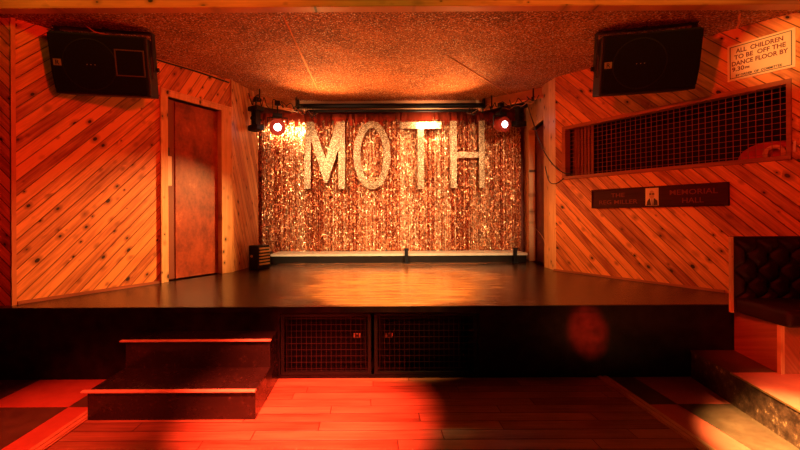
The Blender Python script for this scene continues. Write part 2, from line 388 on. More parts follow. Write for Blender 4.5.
obj('subfloor', box(BM(), -5.0, 5.0, -4, 8.4, -.12, -.052), M['dark'], fl)
for i, x in enumerate((-2.165, 2.125)):
    bm = BM(); box(bm, x-.05, x+.05, -4, 3.70, 0.0005, .008); box(bm, x-.035, x-.008, -4, 3.70, .008, .013); box(bm, x+.008, x+.035, -4, 3.70, .008, .013)
    struct(obj('trim_%d' % (i+1), bm, M['pine_horiz'] if 0 else plain('trim_wood', (0.72, 0.38, 0.17), .4, 0, .15, 9)))

# ------------------------------------------------------------------ room shell
Mx_left = frame((-5.0, 3.80), A); 
wall_with_holes('wall_front_left', Mx_left, 0, 1.57, 0, 3.75, [], M['pine_down'])
# left wall with the door
dx0, _ = on_wall(WL, 167, 180); dx1, _ = on_wall(WL, 220.5, 180); _, dz1 = on_wall(WL, 195, 104)
ox0, _ = on_wall(WL, 160, 180); ox1, _ = on_wall(WL, 232, 180)
lenL = (Vector(B)-Vector(A)).length; ox1 = min(ox1, lenL-.003)
wall_with_holes('wall_left', WL, 0, ox0, H, 3.8, [], M['pine_up'])
wall_with_holes('wall_left_header', WL, ox0, lenL, dz1, 3.8, [], M['pine_head'])['label'] = 'header boards over the left door'
wall_with_holes('wall_left_return', frame(B, Cc), 0, .91, H, 3.8, [], M['pine_steep'], th=.06)
bm = BM(); box(bm, -.016, .020, -.02, .0, H, 3.44); struct(obj('trim_3', bm, plain('corner_bead', (0.62, 0.22, 0.07), .5, 0, .15, 6), mx=WL))
bm = BM(); box(bm, -.0, .045, -.018, .0, H, 3.62); struct(obj('trim_4', bm, M['pine_vert'], mx=frame(B, Cc)))
bm = BM(); box(bm, .03, ox0-.01, -.022, .0, H, H+.03); struct(obj('baseboard_left', bm, M['red_frame'], mx=WL))
# door 1
d1 = thing('door_1', 'clouded red-brown door in a pale pine frame left of the stage', None, mx=WL, kind='structure')
bm = BM(); box(bm, ox0, dx0, -.03, .10, H, dz1+.07); box(bm, dx1, ox1, -.03, .10, H, dz1+.07); box(bm, dx0, dx1, -.03, .10, dz1, dz1+.07)
box(bm, ox0-.012, ox0+.02, -.042, -.03, H, dz1+.085); box(bm, ox0-.012, ox1, -.042, -.03, dz1+.06, dz1+.085)
obj('door_frame', bm, M['pine_vert'], d1, bev=.005)
obj('door_leaf', box(BM(), dx0+.15, dx1-.002, .055, .095, H+.015, dz1-.015), M['door'], d1, bev=.004)
obj('door_stile', box(BM(), dx0+.002, dx0+.146, .07, .10, H+.015, dz1-.005), plain('dark_stile', (0.22, 0.06, 0.03), .5), d1)  # darker strip beside the leaf
pa, pz0 = on_wall(WL, 168, 186, .05); pb, pz1 = on_wall(WL, 170, 157, .05)
obj('push_plate', box(BM(), dx0+.001, dx0+.06, -.012, .02, pz0, pz1), M['plate'], d1, bev=.003)
obj('door_latch', box(BM(), dx0+.03, dx0+.06, .04, .07, pz1+.02, pz1+.12), M['metal_black'], d1)
obj('corridor_wall', box(BM(), ox0, ox1, .12, .16, H, dz1+.1), M['dark'], d1)

# right wall with the grille window
Wp = [on_wall(WR, *p) for p in ((563.5, 124.4), (789.7, 83.0), (791.5, 162.5), (563, 178))]
wx0 = (Wp[0][0]+Wp[3][0])/2; wx1 = (Wp[1][0]+Wp[2][0])/2; wzt = (Wp[0][1]+Wp[1][1])/2; wzb = (Wp[2][1]+Wp[3][1])/2
print('WINDOW', Wp); print('DOOR', dx0, dx1, dz1, ox0, ox1, lenL)
lenR = (Vector(G)-Vector(E)).length
wall_with_holes('wall_right', WR, .10, lenR, 0.0, 3.8, [(wx0, wx1, wzb, wzt)], M['pine_down'])
wall_with_holes('wall_right_return', frame((2.76, 6.42), (2.752, 5.985)), 0.0, .44, H, 3.8, [], M['pine_vert'], th=.06)
bm = BM(); box(bm, .07, 2.1, -.02, .0, H, H+.025); struct(obj('baseboard_right', bm, M['red_frame'], mx=WR))
win = thing('window_1', 'long booth opening behind wire mesh in the right-hand pine wall', None, mx=WR, kind='structure')
t = .045; bm = BM()
box(bm, wx0-.01, wx1+.01, -.02, .10, wzt-t, wzt); box(bm, wx0-.01, wx1+.01, -.03, .10, wzb, wzb+t)
box(bm, wx0-.01, wx0+t, -.02, .10, wzb+t, wzt-t); box(bm, wx1-t*.6, wx1+.01, -.02, .10, wzb+t, wzt-t)
obj('window_frame', bm, M['red_frame'], win, bev=.004)
bm = BM(); p = .060; x = wx0+t+.03
while x < wx1-t: box(bm, x-.0022, x+.0022, .03, .036, wzb+t, wzt-t); x += p
z = wzb+t+.03
while z < wzt-t: box(bm, wx0+t, wx1-.03, .0365, .0425, z-.0022, z+.0022); z += p
obj('wire_mesh', bm, M['wire'], win)
bm = BM(); box(bm, wx0-.15, wx1+.15, 1.0, 1.05, wzb-.5, wzt+.25); box(bm, wx0-.15, wx0-.1, .09, 1.0, wzb-.5, wzt+.25); box(bm, wx1+.1, wx1+.15, .09, 1.0, wzb-.5, wzt+.25)
box(bm, wx0-.1, wx1+.1, .09, 1.0, wzb-.5, wzb-.46); box(bm, wx0-.1, wx1+.1, .09, 1.0, wzt+.2, wzt+.25)
obj('booth_lining', bm, M['dark'], win)
bm = BM()
for k in range(6): box(bm, wx0+.07+k*.05, wx0+.1+k*.05, .16, .18, wzb-.2, wzt+.1)
obj('booth_slats', bm, M['red_frame'], win)

# right recess door (door_2) in the side wall between curtain and right wall
P2 = ((2.95, 7.75), (2.79, 6.44))
WD = frame(*P2)
lenD = (Vector(P2[1])-Vector(P2[0])).length
a0 = .45; a1 = lenD-.02; zt2 = on_wall(WD, 540, 123)[1]
wall_with_holes('wall_right_back', WD, 0, lenD+.0, H, 3.8, [(a0, a1, H, zt2)], M['pine_vert'])
d2 = thing('door_2', 'dark narrow doorway in pine framing right of the curtain', None, mx=WD, kind='structure')
bm = BM(); box(bm, a0-.07, a0+.02, -.03, .08, H, zt2+.06); box(bm, a0+.02, a1, -.03, .08, zt2, zt2+.06)
obj('door_frame', bm, M['pine_vert'], d2, bev=.004)
obj('door_leaf', box(BM(), a0+.0, a1, .10, .14, H, zt2+.05), plain('dark_red_door', (0.16, 0.02, 0.015), .5, 0, .3), d2)
for zz in (H+.25, H+1.55): obj('hinge', box(BM(), a0-.01, a0+.03, -.037, -.03, zz, zz+.12), M['brass'], d2)

# back wall, back left recess, hall walls
struct(obj('wall_back', box(BM(), -5, 5, 7.85, 7.95, 0, 3.9), plain('back_wall_paint', (0.30, 0.06, 0.03), .7, 0, .3, 3)))
struct(obj('wall_back_left', box(BM(), -3.0, -2.9, 6.0, 7.85, H, 3.85), M['hall']))
struct(obj('wall_hall_left', box(BM(), -5.1, -5.0, -4, 3.9, -.05, 4.4), M['hall']))
struct(obj('wall_hall_right', box(BM(), 5.0, 5.1, -4, 3.9, -.05, 4.4), M['hall']))
struct(obj('wall_hall_back', box(BM(), -5.1, 5.1, -4.1, -4.0, -.05, 4.4), M['hall']))
# ceilings
bm = BM(); prism(bm, [(3.70, ceil_z(3.7)), (7.9, ceil_z(7.9)), (7.9, ceil_z(7.9)+.1), (3.70, ceil_z(3.7)+.1)], -5, 5, 'x')
struct(obj('ceiling', bm, M['ceiling']), 'textured sparkling ceiling over the stage')
struct(obj('ceiling', box(BM(), -5, 5, -4, 3.62, 4.2, 4.3), M['hall']), 'hall ceiling in front of the stage')
struct(obj('wall_header', box(BM(), -5, 5, 3.62, 3.70, 3.462, 4.2), M['gold_wall']), 'ochre header wall above the stage opening')
struct(obj('trim_5', box(BM(), -5, 5, 3.60, 3.70, 3.385, 3.462), planks('header_board', 0, .6, (0.75, 0.36, 0.14), (0.52, 0.2, 0.07), grooves=False, rough=.45), bev=.004))
# bulkheads in the back corners and a cornice
for (p, q, n) in (((-2.25, 6.95), (-1.35, 7.55), 6), ((1.98, 7.55), (2.86, 6.55), 7)):
    struct(obj('trim_%d' % n, box(BM(), 0, (Vector(q)-Vector(p)).length, 0, .04, 3.47, 3.75), plain('bulkhead_paint', (0.75, 0.42, 0.2), .6, 0, .15, 6), mx=frame(p, q)))
struct(obj('trim_8', box(BM(), -1.38, 2.0, 7.55, 7.60, 3.50, 3.75), plain('cornice_paint', (0.6, 0.3, 0.14), .6, 0, .15, 6)))
# plaster ridges on the ceiling
RIDGE = plain('plaster_ridge', (0.85, 0.42, 0.18), .6, 0, .2, 30)
def ridge(pa, pb, n):
    pts = []
    for px, py in (pa, pb):
        x, y = unroll(px, py); d = Vector((x/F, 1, -y/F)); o = Vector((0, 0, EYE))
        tt = (3.40-.07*3.7-EYE)/(d.z-.07); pts.append(o+d*tt+Vector((0, 0, -.003)))
    struct(obj('trim_%d' % n, tube(BM(), [pts[0], (pts[0]+pts[1])/2, pts[1]], [.006, .014, .006], 8), RIDGE, smooth=True))
ridge((283, 15), (317, 88), 9); ridge((449, 56), (510, 95), 10)

# ------------------------------------------------------------------ stage
st = thing('stage', 'raised stage with glossy dark floor and black front below the curtain', 'stage', (0, 3.7, 0))
def loc_box(bm, *a): # boxes given in world coordinates for parts of the stage
    return box(bm, a[0], a[1], a[2]-3.7, a[3]-3.7, a[4], a[5])
outline = [(-4.99, 3.70), (4.04, 3.70), (2.73, 6.0), (2.74, 6.43), (2.94, 7.74), (2.94, 7.84), (-2.89, 7.84), (-2.89, 7.0), (-1.97, 6.95), (-2.10, 6.01), (-3.41, 3.80), (-4.99, 3.79)]
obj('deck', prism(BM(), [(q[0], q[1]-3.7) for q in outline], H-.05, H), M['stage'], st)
obj('deck_edge', loc_box(BM(), -4.99, 4.05, 3.685, 3.70, H-.055, H-.002), M['black_paint'], st)
gx0, gx1 = -.86, .98
bm = BM(); loc_box(bm, -4.99, gx0, 3.70, 3.74, 0, H-.055); loc_box(bm, gx1, 4.03, 3.70, 3.74, 0, H-.055)
loc_box(bm, gx0, gx1, 3.70, 3.74, .60, H-.055); loc_box(bm, gx0, gx1, 3.70, 3.74, 0, .025)
obj('front_board', bm, M['black_paint'], st)
bm = BM(); loc_box(bm, gx0-.05, gx1+.05, 4.55, 4.6, 0, .61); loc_box(bm, gx0-.05, gx0, 3.74, 4.55, 0, .61); loc_box(bm, gx1, gx1+.05, 3.74, 4.55, 0, .61)
obj('undercroft', bm, M['dark'], st)
obj('undercroft_floor', loc_box(BM(), gx0, gx1, 3.74, 4.55, -.04, .004), M['dark'], st)
for n, (a, b) in enumerate(((gx0+.01, -.015), (.015, gx1-.01))):
    g = obj('grille_door', (lambda bm: (loc_box(bm, a, a+.03, 3.705, 3.73, .03, .595), loc_box(bm, b-.03, b, 3.705, 3.73, .03, .595),
        loc_box(bm, a+.03, b-.03, 3.705, 3.73, .03, .055), loc_box(bm, a+.03, b-.03, 3.705, 3.73, .57, .595), bm)[-1])(BM()), M['metal_black'], st)
    bm = BM(); x = a+.05
    while x < b-.035: loc_box(bm, x-.002, x+.002, 3.712, 3.716, .055, .57); x += .046
    z = .085
    while z < .56: loc_box(bm, a+.03, b-.03, 3.7165, 3.7205, z-.002, z+.002); z += .058
    o = obj('door_mesh', bm, M['wire_dark'], g)

# subwoofers behind the grille
def sub(x0, x1, right, label):
    s = thing('subwoofer', label, 'speaker', ((x0+x1)/2, 4.15, .004), 0, 'subwoofers under the stage')
    hw = (x1-x0)/2
    obj('cabinet', box(BM(), -hw, hw, -.27, .27, 0, .52), M['cab'], s, bev=.012)
    obj('front_grille', box(BM(), -hw+.03, hw-.03, -.285, -.271, .03, .49), M['black_cloth'], s, bev=.006)
    bx = hw-.09 if right else -hw+.09
    bd = obj('badge', box(BM(), bx-.034, bx+.034, -.292, -.286, .322, .366), M['badge'], s)
    text_mesh('badge_mark', 'M', .055, M['badge_mark'], bd, (bx, -.293, .326), ext=.001, bold=.002, align='CENTER')
sub(-.84, -.06, True, 'black subwoofer behind the left mesh door under the stage')
sub(.07, .86, False, 'black subwoofer behind the right mesh door under the stage')

# steps up to the stage
s = thing('stage_steps', 'black two-tread wooden step block with pale nosings before the stage', 'steps', (-1.5, 3.3, 0))
def lb(bm, x0, x1, y0, y1, z0, z1): return box(bm, x0+1.5, x1+1.5, y0-3.3, y1-3.3, z0, z1)
obj('lower_step', lb(BM(), -2.11, -.87, 2.955, 3.695, 0, .205), M['black_worn'], s, bev=.004)
obj('upper_step', lb(BM(), -2.11, -.875, 3.415, 3.695, .206, .437), M['black_worn'], s, bev=.004)
NOS = plain('pale_nosing', (0.85, 0.50, 0.30), .38, 0, .12, 14)
obj('nosing', lb(BM(), -2.15, -.865, 2.935, 2.975, .2055, .222), NOS, s, bev=.006)
obj('nosing', lb(BM(), -2.15, -.865, 3.39, 3.43, .4375, .453), NOS, s, bev=.006)
obj('tread_mat', lb(BM(), -2.11, -.87, 2.976, 3.413, .2055, .215), M['black_worn'], s)
obj('tread_mat', lb(BM(), -2.11, -.875, 3.431, 3.69, .4375, .446), M['black_worn'], s)

# ledge at the back with curtain, letters
ldg = thing('back_ledge', 'low dark ledge with cream front edge along the curtain foot', 'ledge', (.46, 7.3, H))
obj('ledge_box', box(BM(), -2.24, 2.28, -.19, .5, 0, .145), plain('ledge_paint', (0.02, 0.014, 0.009), .3, 0, .3, 5), ldg)
obj('ledge_top', box(BM(), -2.26, 2.29, -.21, .5, .1455, .165), M['cream'], ldg, bev=.004)
obj('edge_strip', box(BM(), -2.26, 2.29, -.222, -.2105, .125, .165), M['cream'], ldg)
for px, lab in ((406, 'short black post at the ledge below the middle of the curtain'), (514, 'short black post at the right end of the ledge')):
    p = thing('post', lab, 'post', ((px-CX)/56.6, 7.02, H), 0, 'black posts on the ledge')
    obj('upright', box(BM(), -.03, .03, -.025, .025, 0, .24), M['metal_black'], p, bev=.006)
    obj('cap', box(BM(), -.036, .036, -.03, .03, .2405, .262), M['metal_black'], p, bev=.004)
    obj('foot_plate', box(BM(), -.05, .05, -.045, .045, 0, .008), M['metal_black'], p)

def curtain():
    rr = random.Random(3); V = []; Fc = []; T = []
    z_top, seg = 3.40, .022
    def strands(x0, x1, z_bot, y, wd, step, amp):
        n = int((x1-x0)/step)
        for i in range(n):
            xc = x0+(i+.5)*step+rr.uniform(-.3, .3)*step
            fold = .02*math.sin(xc*7.3)+.008*math.sin(xc*17+1.1)+rr.uniform(-.012, .012)
            tone = min(1, max(0, .40+.12*math.sin(xc*9+2)+rr.uniform(-.4, .4)))
            zb = z_bot+rr.uniform(-.015, .02); m = int((z_top-zb)/seg); yaw0 = rr.uniform(-.5, .5)
            prev = None
            for k in range(m+1):
                z = z_top-(z_top-zb)*k/m
                yaw = yaw0+rr.gauss(0, .6); w2 = wd*(.5+.07*rr.random())
                yy = y+fold+rr.gauss(0, amp); dx = math.cos(yaw)*w2; dy = math.sin(yaw)*w2
                V.append((xc-dx, yy-dy, z)); V.append((xc+dx, yy+dy, z))
                cur = len(V)-2
                if prev is not None:
                    Fc.append((prev, prev+1, cur+1, cur)); T.append(min(1, max(0, tone+rr.uniform(-.45, .45))))
                prev = cur
    strands(-1.80, 2.84, H+.175, 7.60, .013, .0115, .003)
    strands(-1.80, 2.84, H+.175, 7.655, .018, .013, .003)
    strands(-2.22, -1.80, H+.04, 7.60, .013, .0115, .003); strands(-2.22, -1.80, H+.04, 7.655, .018, .013, .003)
    me = bpy.data.meshes.new('foil_strands'); me.from_pydata(V, [], Fc); me.update()
    at = me.attributes.new('tone', 'FLOAT', 'FACE'); at.data.foreach_set('value', T)
    me.materials.append(M['foil'])
    return me
cur = thing('foil_curtain', 'shimmering copper and gold foil fringe curtain across the stage back', 'curtain', (0, 0, 0))
o = bpy.data.objects.new('foil_strands', curtain()); C.objects.link(o); o.parent = cur
obj('curtain_rail', tube(BM(), [(-2.24, 7.625, 3.42), (2.86, 7.625, 3.42)], .022), M['metal_black'], cur)
bm = BM(); rr = random.Random(9)
for i in range(150):
    x = -2.2+5.04*i/150; a = rr.uniform(-.5, .5); h = rr.uniform(.12, .26); dx = .024*math.cos(a); dy = .02*math.sin(a)
    vs = [bm.verts.new(p) for p in ((x-dx, 7.555-dy, 3.45), (x+dx, 7.555+dy, 3.45), (x+dx+rr.uniform(-.02, .02), 7.54+dy, 3.45-h), (x-dx, 7.54-dy, 3.45-h))]
    bm.faces.new(vs)
vl = obj('valance_fringe', bm, M['foil'], cur)

# hanging letters
YL = 7.46; SL = F/YL
def lx(px): return (px-CX)/SL
def lz(py, px): return EYE-((py+ROLL*(px-CX))-CY)/SL
def letter(name, polys, cx_px, label, top=122, bot=189.5):
    x0 = lx(cx_px); z0 = lz(bot, cx_px)
    t = thing(name, label, 'letter', (x0, YL, z0), 0, 'glitter letters on the curtain')
    bm = BM()
    for p in polys: prism(bm, [((q[0]-cx_px)/SL, (bot-q[1])/SL) for q in p], -.02, .02, 'y')
    obj('letter_board', bm, M['glitter'], t)
    return t, x0, z0
letters = []
letters.append(letter('letter_m', [[(304.2, 189), (310.8, 189), (311.5, 130), (311.5, 122), (307, 122), (306, 135)],
    [(311.6, 122), (311.6, 140), (324.5, 183), (327.5, 183), (338.6, 150), (338.6, 122), (337, 122), (326, 158), (313.5, 122)],
    [(338.7, 122), (345.3, 122), (345.3, 189), (338.7, 189)]], 325, 'tall gold glitter letter M, leftmost of the letters on the foil'))
def oring():
    out = []; n = 40; cx, cy, a, b, t = 372.3, 155.3, 18.5, 34.0, 7.0
    for i in range(n):
        p0, p1 = 2*PI*i/n, 2*PI*(i+1)/n
        out.append([(cx+a*math.cos(p0), cy+b*math.sin(p0)), (cx+a*math.cos(p1), cy+b*math.sin(p1)), (cx+(a-t)*math.cos(p1), cy+(b-t)*math.sin(p1)), (cx+(a-t)*math.cos(p0), cy+(b-t)*math.sin(p0))])
    return out
letters.append(letter('letter_o', oring(), 372.3, 'gold glitter letter O, a narrow oval ring hung on the foil'))
letters.append(letter('letter_t', [[(400.5, 122), (441.5, 122), (441.5, 129), (400.5, 129)], [(417.8, 129), (424.2, 129), (424.2, 189), (417.8, 189)]], 421, 'gold glitter letter T with brightly lit crossbar on the foil'))
letters.append(letter('letter_h', [[(450.5, 121), (457, 121), (457, 188), (450.5, 188)], [(479, 121), (484.5, 121), (484.5, 188), (479, 188)], [(457, 152), (479, 152), (479, 158), (457, 158)]], 467, 'gold glitter letter H, rightmost of the letters on the foil'))
for t, x0, z0 in letters:
    bm = BM(); hx = .12 if t.name != 'letter_o' else 0.03
    bm.free()
    for sx in (-hx, hx): obj('hanging_wire', tube(BM(), [(sx, 0, 1.262), (sx, .15, 3.43-z0)], .0015, 4), M['metal_black'], t)

# projection screen roller and second tube
sr = thing('screen_roller', 'long black projection screen roller above the curtain', 'roller', (.36, 7.38, 3.53))
obj('casing', tube(BM(), [(-1.70, 0, 0), (1.70, 0, 0)], .045, 14), M['metal_black'], sr, smooth=False)
obj('lower_tube', tube(BM(), [(-1.55, .02, -.085), (1.62, .02, -.085)], .026, 10), M['metal_black'], sr)
for x in (-1.71, 1.71): obj('end_bracket', box(BM(), x-.015, x+.015, -.05, .05, -.12, .115), M['metal_black'], sr)

# lighting bars and lamps
def bar(name, a, b, label):
    a, b = Vector(a), Vector(b)
    t = thing(name, label, 'bar', a, 0, None); d = b-a
    obj('pipe', tube(BM(), [(0, 0, 0), d], .024, 12), M['copper'], t, smooth=True)
    for f in (.18, .82):
        p = d*f; obj('ceiling_clamp', tube(BM(), [p+Vector((0, 0, .0)), p+Vector((0, 0, ceil_z((a+p).y)-a.z-p.z))], .012, 6), M['metal_black'], t)
        obj('clamp_ring', tube(BM(), [p-d.normalized()*.02, p+d.normalized()*.02], .034, 10), M['metal_black'], t)
    return t
bar('lighting_bar', (-1.98, 6.42, 3.42), (-1.22, 7.38, 3.42), 'copper-coloured lighting bar angled across the upper left stage corner')
bar('lighting_bar', (2.84, 6.5, 3.44), (2.0, 7.3, 3.42), 'copper-coloured lighting bar angled across the upper right stage corner')

def par(px, py, Y, yaw, tilt, label, r=.085, lit=True, zbar=3.42):
    x, y = unroll(px, py); loc = Vector((x*Y/F, Y, EYE-y*Y/F))
    t = thing('stage_lamp', label, 'stage lamp', loc, yaw, 'lit stage lamps on the bars')
    mt = Matrix.Rotation(tilt, 4, 'X')
    bm = BM(); tube(bm, [mt @ Vector(p) for p in ((0, -.10, 0), (0, -.098, 0), (0, .06, 0), (0, .11, 0))], [r*1.02, r*1.08, r*.95, r*.6], 20)
    obj('housing', bm, M['par_red'], t, smooth=False)
    obj('lens', tube(BM(), [mt @ Vector((0, -.106, 0)), mt @ Vector((0, -.101, 0))], r*.48, 20), M['glow'] if lit else M['metal_black'], t)
    bm = BM(); hb = loc.z
    arc = [(-r*1.3, 0, -.02), (-r*1.3, 0, r*1.25), (r*1.3, 0, r*1.25), (r*1.3, 0, -.02)]
    for a, b in zip(arc, arc[1:]): tube(bm, [a, b], .009, 6)
    obj('yoke', bm, M['metal_black'], t)
    obj('hook', tube(BM(), [(0, 0, r*1.25), (0, 0, zbar-loc.z-.03)], .012, 8), M['metal_black'], t)
    obj('clamp', box(BM(), -.045, .045, -.035, .035, zbar-loc.z-.055, zbar-loc.z+.02), M['metal_black'], t, bev=.006)
    obj('lamp_base', box(BM(), -.08, .08, -.06, .06, r*1.28, r*1.28+.06), M['metal_black'], t, bev=.006)
    return t
par(277.5, 127, 6.72, .25, .25, 'red-housed round stage lamp hanging at upper left, glowing white', .125)
par(501, 125, 6.9, .35, .1, 'red-housed round stage lamp hanging at upper right, glowing white', .12)
def mover(px, py, Y, yaw, label, zbar=3.42):
    x, y = unroll(px, py); loc = Vector((x*Y/F, Y, EYE-y*Y/F))
    t = thing('scanner_lamp', label, 'stage lamp', loc, yaw, 'black stage lamps on the bars')
    obj('base_box', box(BM(), -.11, .11, -.08, .08, .13, .20), M['metal_black'], t, bev=.01)
    bm = BM(); box(bm, -.055, -.03, -.05, .05, -.12, .13); box(bm, .03, .055, -.05, .05, -.12, .13); obj('yoke', bm, M['metal_black'], t, bev=.006)
    bm = BM(); tube(bm, [(0, -.09, 0), (0, .1, 0)], [.030, .026], 12); obj('lamp_tube', bm, M['metal_black'], t)
    obj('lower_head', box(BM(), -.12, .10, -.07, .07, -.19, -.10), M['metal_black'], t, bev=.014)
    obj('hook', tube(BM(), [(0, 0, .2), (0, 0, zbar-loc.z-.03)], .014, 8), M['metal_black'], t)
    obj('clamp', box(BM(), -.04, .04, -.035, .035, zbar-loc.z-.055, zbar-loc.z+.02), M['metal_black'], t, bev=.006)
mover(256, 119, 6.5, -.6, 'black double-yoke stage lamp hanging beside the left pine return')
mover(519.5, 115.5, 6.95, .4, 'black double-yoke stage lamp hanging near the dark doorway')
# cable tangles on the bars
def cable(name, ctrl, r, m, label, cat='cable'):
    o = obj(name, tube(BM(), curve_pts(ctrl, 10), r, 6), m, smooth=True); tag(o, label, cat); return o
rr = random.Random(12)
for (a, b, lab) in (((-1.95, 6.40, 3.43), (-1.0, 7.36, 3.42), 'loose black cable looped along the upper left lighting bar'), ((2.72, 6.58, 3.43), (1.75, 7.3, 3.42), 'loose black cable looped along the upper right lighting bar')):
    a, b = Vector(a), Vector(b); pts = []
    for i in range(26):
        f = i/25; pts.append(a.lerp(b, f)+Vector((rr.uniform(-.05, .05), rr.uniform(-.07, -.03), rr.uniform(-.15, .0) if i % 3 else .03)))
    cable('lamp_cable', pts, .007, M['cable'], lab)
    pts = []
    for i in range(18):
        f = i/17; pts.append(a.lerp(b, f)+Vector((0, rr.uniform(.04, .07), rr.uniform(-.10, .01))))
    cable('mains_lead', pts, .006, M['copper'], lab.replace('loose black cable looped', 'thin copper-coloured lead strung'))

# ------------------------------------------------------------------ hanging loudspeakers
def hang_speaker(px, py, Y, yaw, tilt, flip, label):
    x, y = unroll(px, py); loc = Vector((x*Y/F, Y, EYE-y*Y/F))
    t = thing('hanging_loudspeaker', label, 'speaker', loc, 0, 'loudspeakers hung over the stage corners')
    t.rotation_euler = Matrix.Rotation(yaw, 3, 'Z').to_4x4().to_euler() if 0 else (tilt, 0, yaw)
    t.rotation_mode = 'XYZ'
    t.rotation_euler = (Matrix.Rotation(yaw, 3, 'Z') @ Matrix.Rotation(tilt, 3, 'X')).to_euler()
    hw, hh = .438, .29
    # tapered cabinet: trapezoid in plan
    out = [(-hw, 0), (-hw*.98, .05), (-hw*.92, .36), (hw*.92, .36), (hw*.98, .05), (hw, 0)]
    obj('cabinet', prism(BM(), out, -hh, hh, 'z'), M['cab'], t, bev=.012)
    s = -1 if flip else 1
    arc = [(s*q[0], q[1]) for q in [(-hw+.012, -hh+.05), (-hw-.0, -hh*.3), (-hw-.0, hh*.3), (-hw+.0, hh-.02), (hw-.02, hh-.02), (hw-.02, -hh+.02), (-hw+.05, -hh+.02)]]
    g = obj('front_grille', prism(BM(), arc, -.03, -.001, 'y'), M['black_cloth'], t, bev=.006)
    bm = BM(); n = 40
    for i in range(n):
        a, b = 2*PI*i/n, 2*PI*(i+1)/n
        prism(bm, [(-.09+r_*math.cos(q), -.005+r_*math.sin(q)) for r_, q in ((.245, a), (.245, b), (.235, b), (.235, a))], -.034, -.0305, 'y')
    obj('woofer_ring', bm, M['cab'], t)
    if not flip:
        bm = BM(); hx0, hx1, hz0, hz1 = .14, .41, -.10, .155
        for a in ((hx0, hx1, hz0, hz0+.012), (hx0, hx1, hz1-.012, hz1), (hx0, hx0+.012, hz0+.012, hz1-.012), (hx1-.012, hx1, hz0+.012, hz1-.012)): box(bm, a[0], a[1], -.038, -.0305, a[2], a[3])
        obj('horn_frame', bm, plain('horn_rim', (0.10, 0.05, 0.03), .4), t)
    bx = -.375
    bd = obj('badge', box(BM(), bx-.034, bx+.034, -.036, -.0305, -.03, .032), M['badge'], t)
    tm = text_mesh('badge_mark', 'R', .06, M['badge_mark'], bd, (bx, -.0372, -.02), ext=.0008, bold=.001, align='CENTER')
    for k in range(3): obj('status_mark', box(BM(), -.12+k*.035, -.112+k*.035, -.033, -.0305, -.01, -.002), M['badge'], t)
    # U bracket: over the top and down both ends
    bm = BM(); e = hw+.012
    box(bm, -e, e, .10, .24, hh+.055, hh+.067); box(bm, -e, -e+.012, .12, .22, -.03, hh+.055); box(bm, e-.012, e, .12, .22, -.03, hh+.055)
    obj('bracket', bm, M['metal_black'], t, bev=.004)
    for sx in (-1, 1):
        obj('bracket_knob', tube(BM(), [(sx*(e-.035), .19, 0), (sx*(e+.025), .19, 0)], .022, 12), M['metal_black'], t)
    obj('side_handle', tube(BM(), [((1 if not flip else -1)*(hw-.012), .13, -.10), ((1 if not flip else -1)*(hw-.012), .13, .12)], .014, 8), M['metal_black'], t)
    # mount: straight up to the ceiling
    inv = t.rotation_euler.to_matrix().inverted()
    base = Vector((0, .17, hh+.067)); up = inv @ Vector((0, 0, 1))
    wpos = loc+t.rotation_euler.to_matrix() @ base; L_ = ceil_z(wpos.y)-wpos.z
    obj('ceiling_mount', tube(BM(), [base, base+up*max(.02, L_)], .03, 10), M['metal_black'], t)
    print('SPK', loc, 'mount', L_)
    return t
hang_speaker(101.5, 65, 3.99, math.radians(10.6), math.radians(13), False, 'black loudspeaker hung at left with a visible square horn outline')
hang_speaker(648.5, 62.5, 4.02, math.radians(-13.7), math.radians(13), True, 'black loudspeaker hung at right beside the notice board')

# ------------------------------------------------------------------ things on the right wall
def wall_rect(mx, tl, tr, br, bl):
    p = [on_wall(mx, *q) for q in (tl, tr, br, bl)]
    return (p[0][0]+p[3][0])/2, (p[1][0]+p[2][0])/2, (p[2][1]+p[3][1])/2, (p[0][1]+p[1][1])/2
x0, x1, z0, z1 = wall_rect(WR, (728, 46), (796, 28.4), (796, 68), (728, 81.6))
sg = thing('notice_board', 'cream notice with brown capitals above the wire-mesh window', 'sign', mx=WR @ Matrix.Translation((x0, 0, z0)))
w_, h_ = x1-x0, z1-z0; print('SIGN', w_, h_)
obj('board', box(BM(), 0, w_, -.02, -.001, 0, h_), M['sign'], sg, bev=.004)
bm = BM(); q = .022
for a in ((q, w_-q, q, q+.006), (q, w_-q, h_-q-.006, h_-q), (q, q+.006, q, h_-q), (w_-q-.006, w_-q, q, h_-q)): box(bm, a[0], a[1], -.0225, -.0205, a[2], a[3])
obj('border_line', bm, M['badge_mark'], sg)
fit = []
def line(s, zc, size, x, width, m=M['text_red'], bold=.0012):
    o = text_mesh('lettering', s, size, m, sg, (x, -.021, zc), ext=.0015, bold=bold)
    xs = [v.co.x for v in o.data.vertices]; o.scale = (width/(max(xs)-min(xs)), 1, 1); o.location.x = x-min(xs)*o.scale[0]
    return o
line('ALL  CHILDREN', h_*.745, h_*.165, w_*.14, w_*.70); line('TO BE  OFF THE', h_*.575, h_*.165, w_*.115, w_*.76)
line('DANCE FLOOR BY', h_*.405, h_*.165, w_*.075, w_*.83); line('9.30', h_*.25, h_*.16, w_*.08, w_*.19); line('PM', h_*.26, h_*.075, w_*.28, w_*.07)
line('BY ORDER  OF  COMMITTEE', h_*.095, h_*.085, w_*.14, w_*.68, M['badge_mark'], .0006)

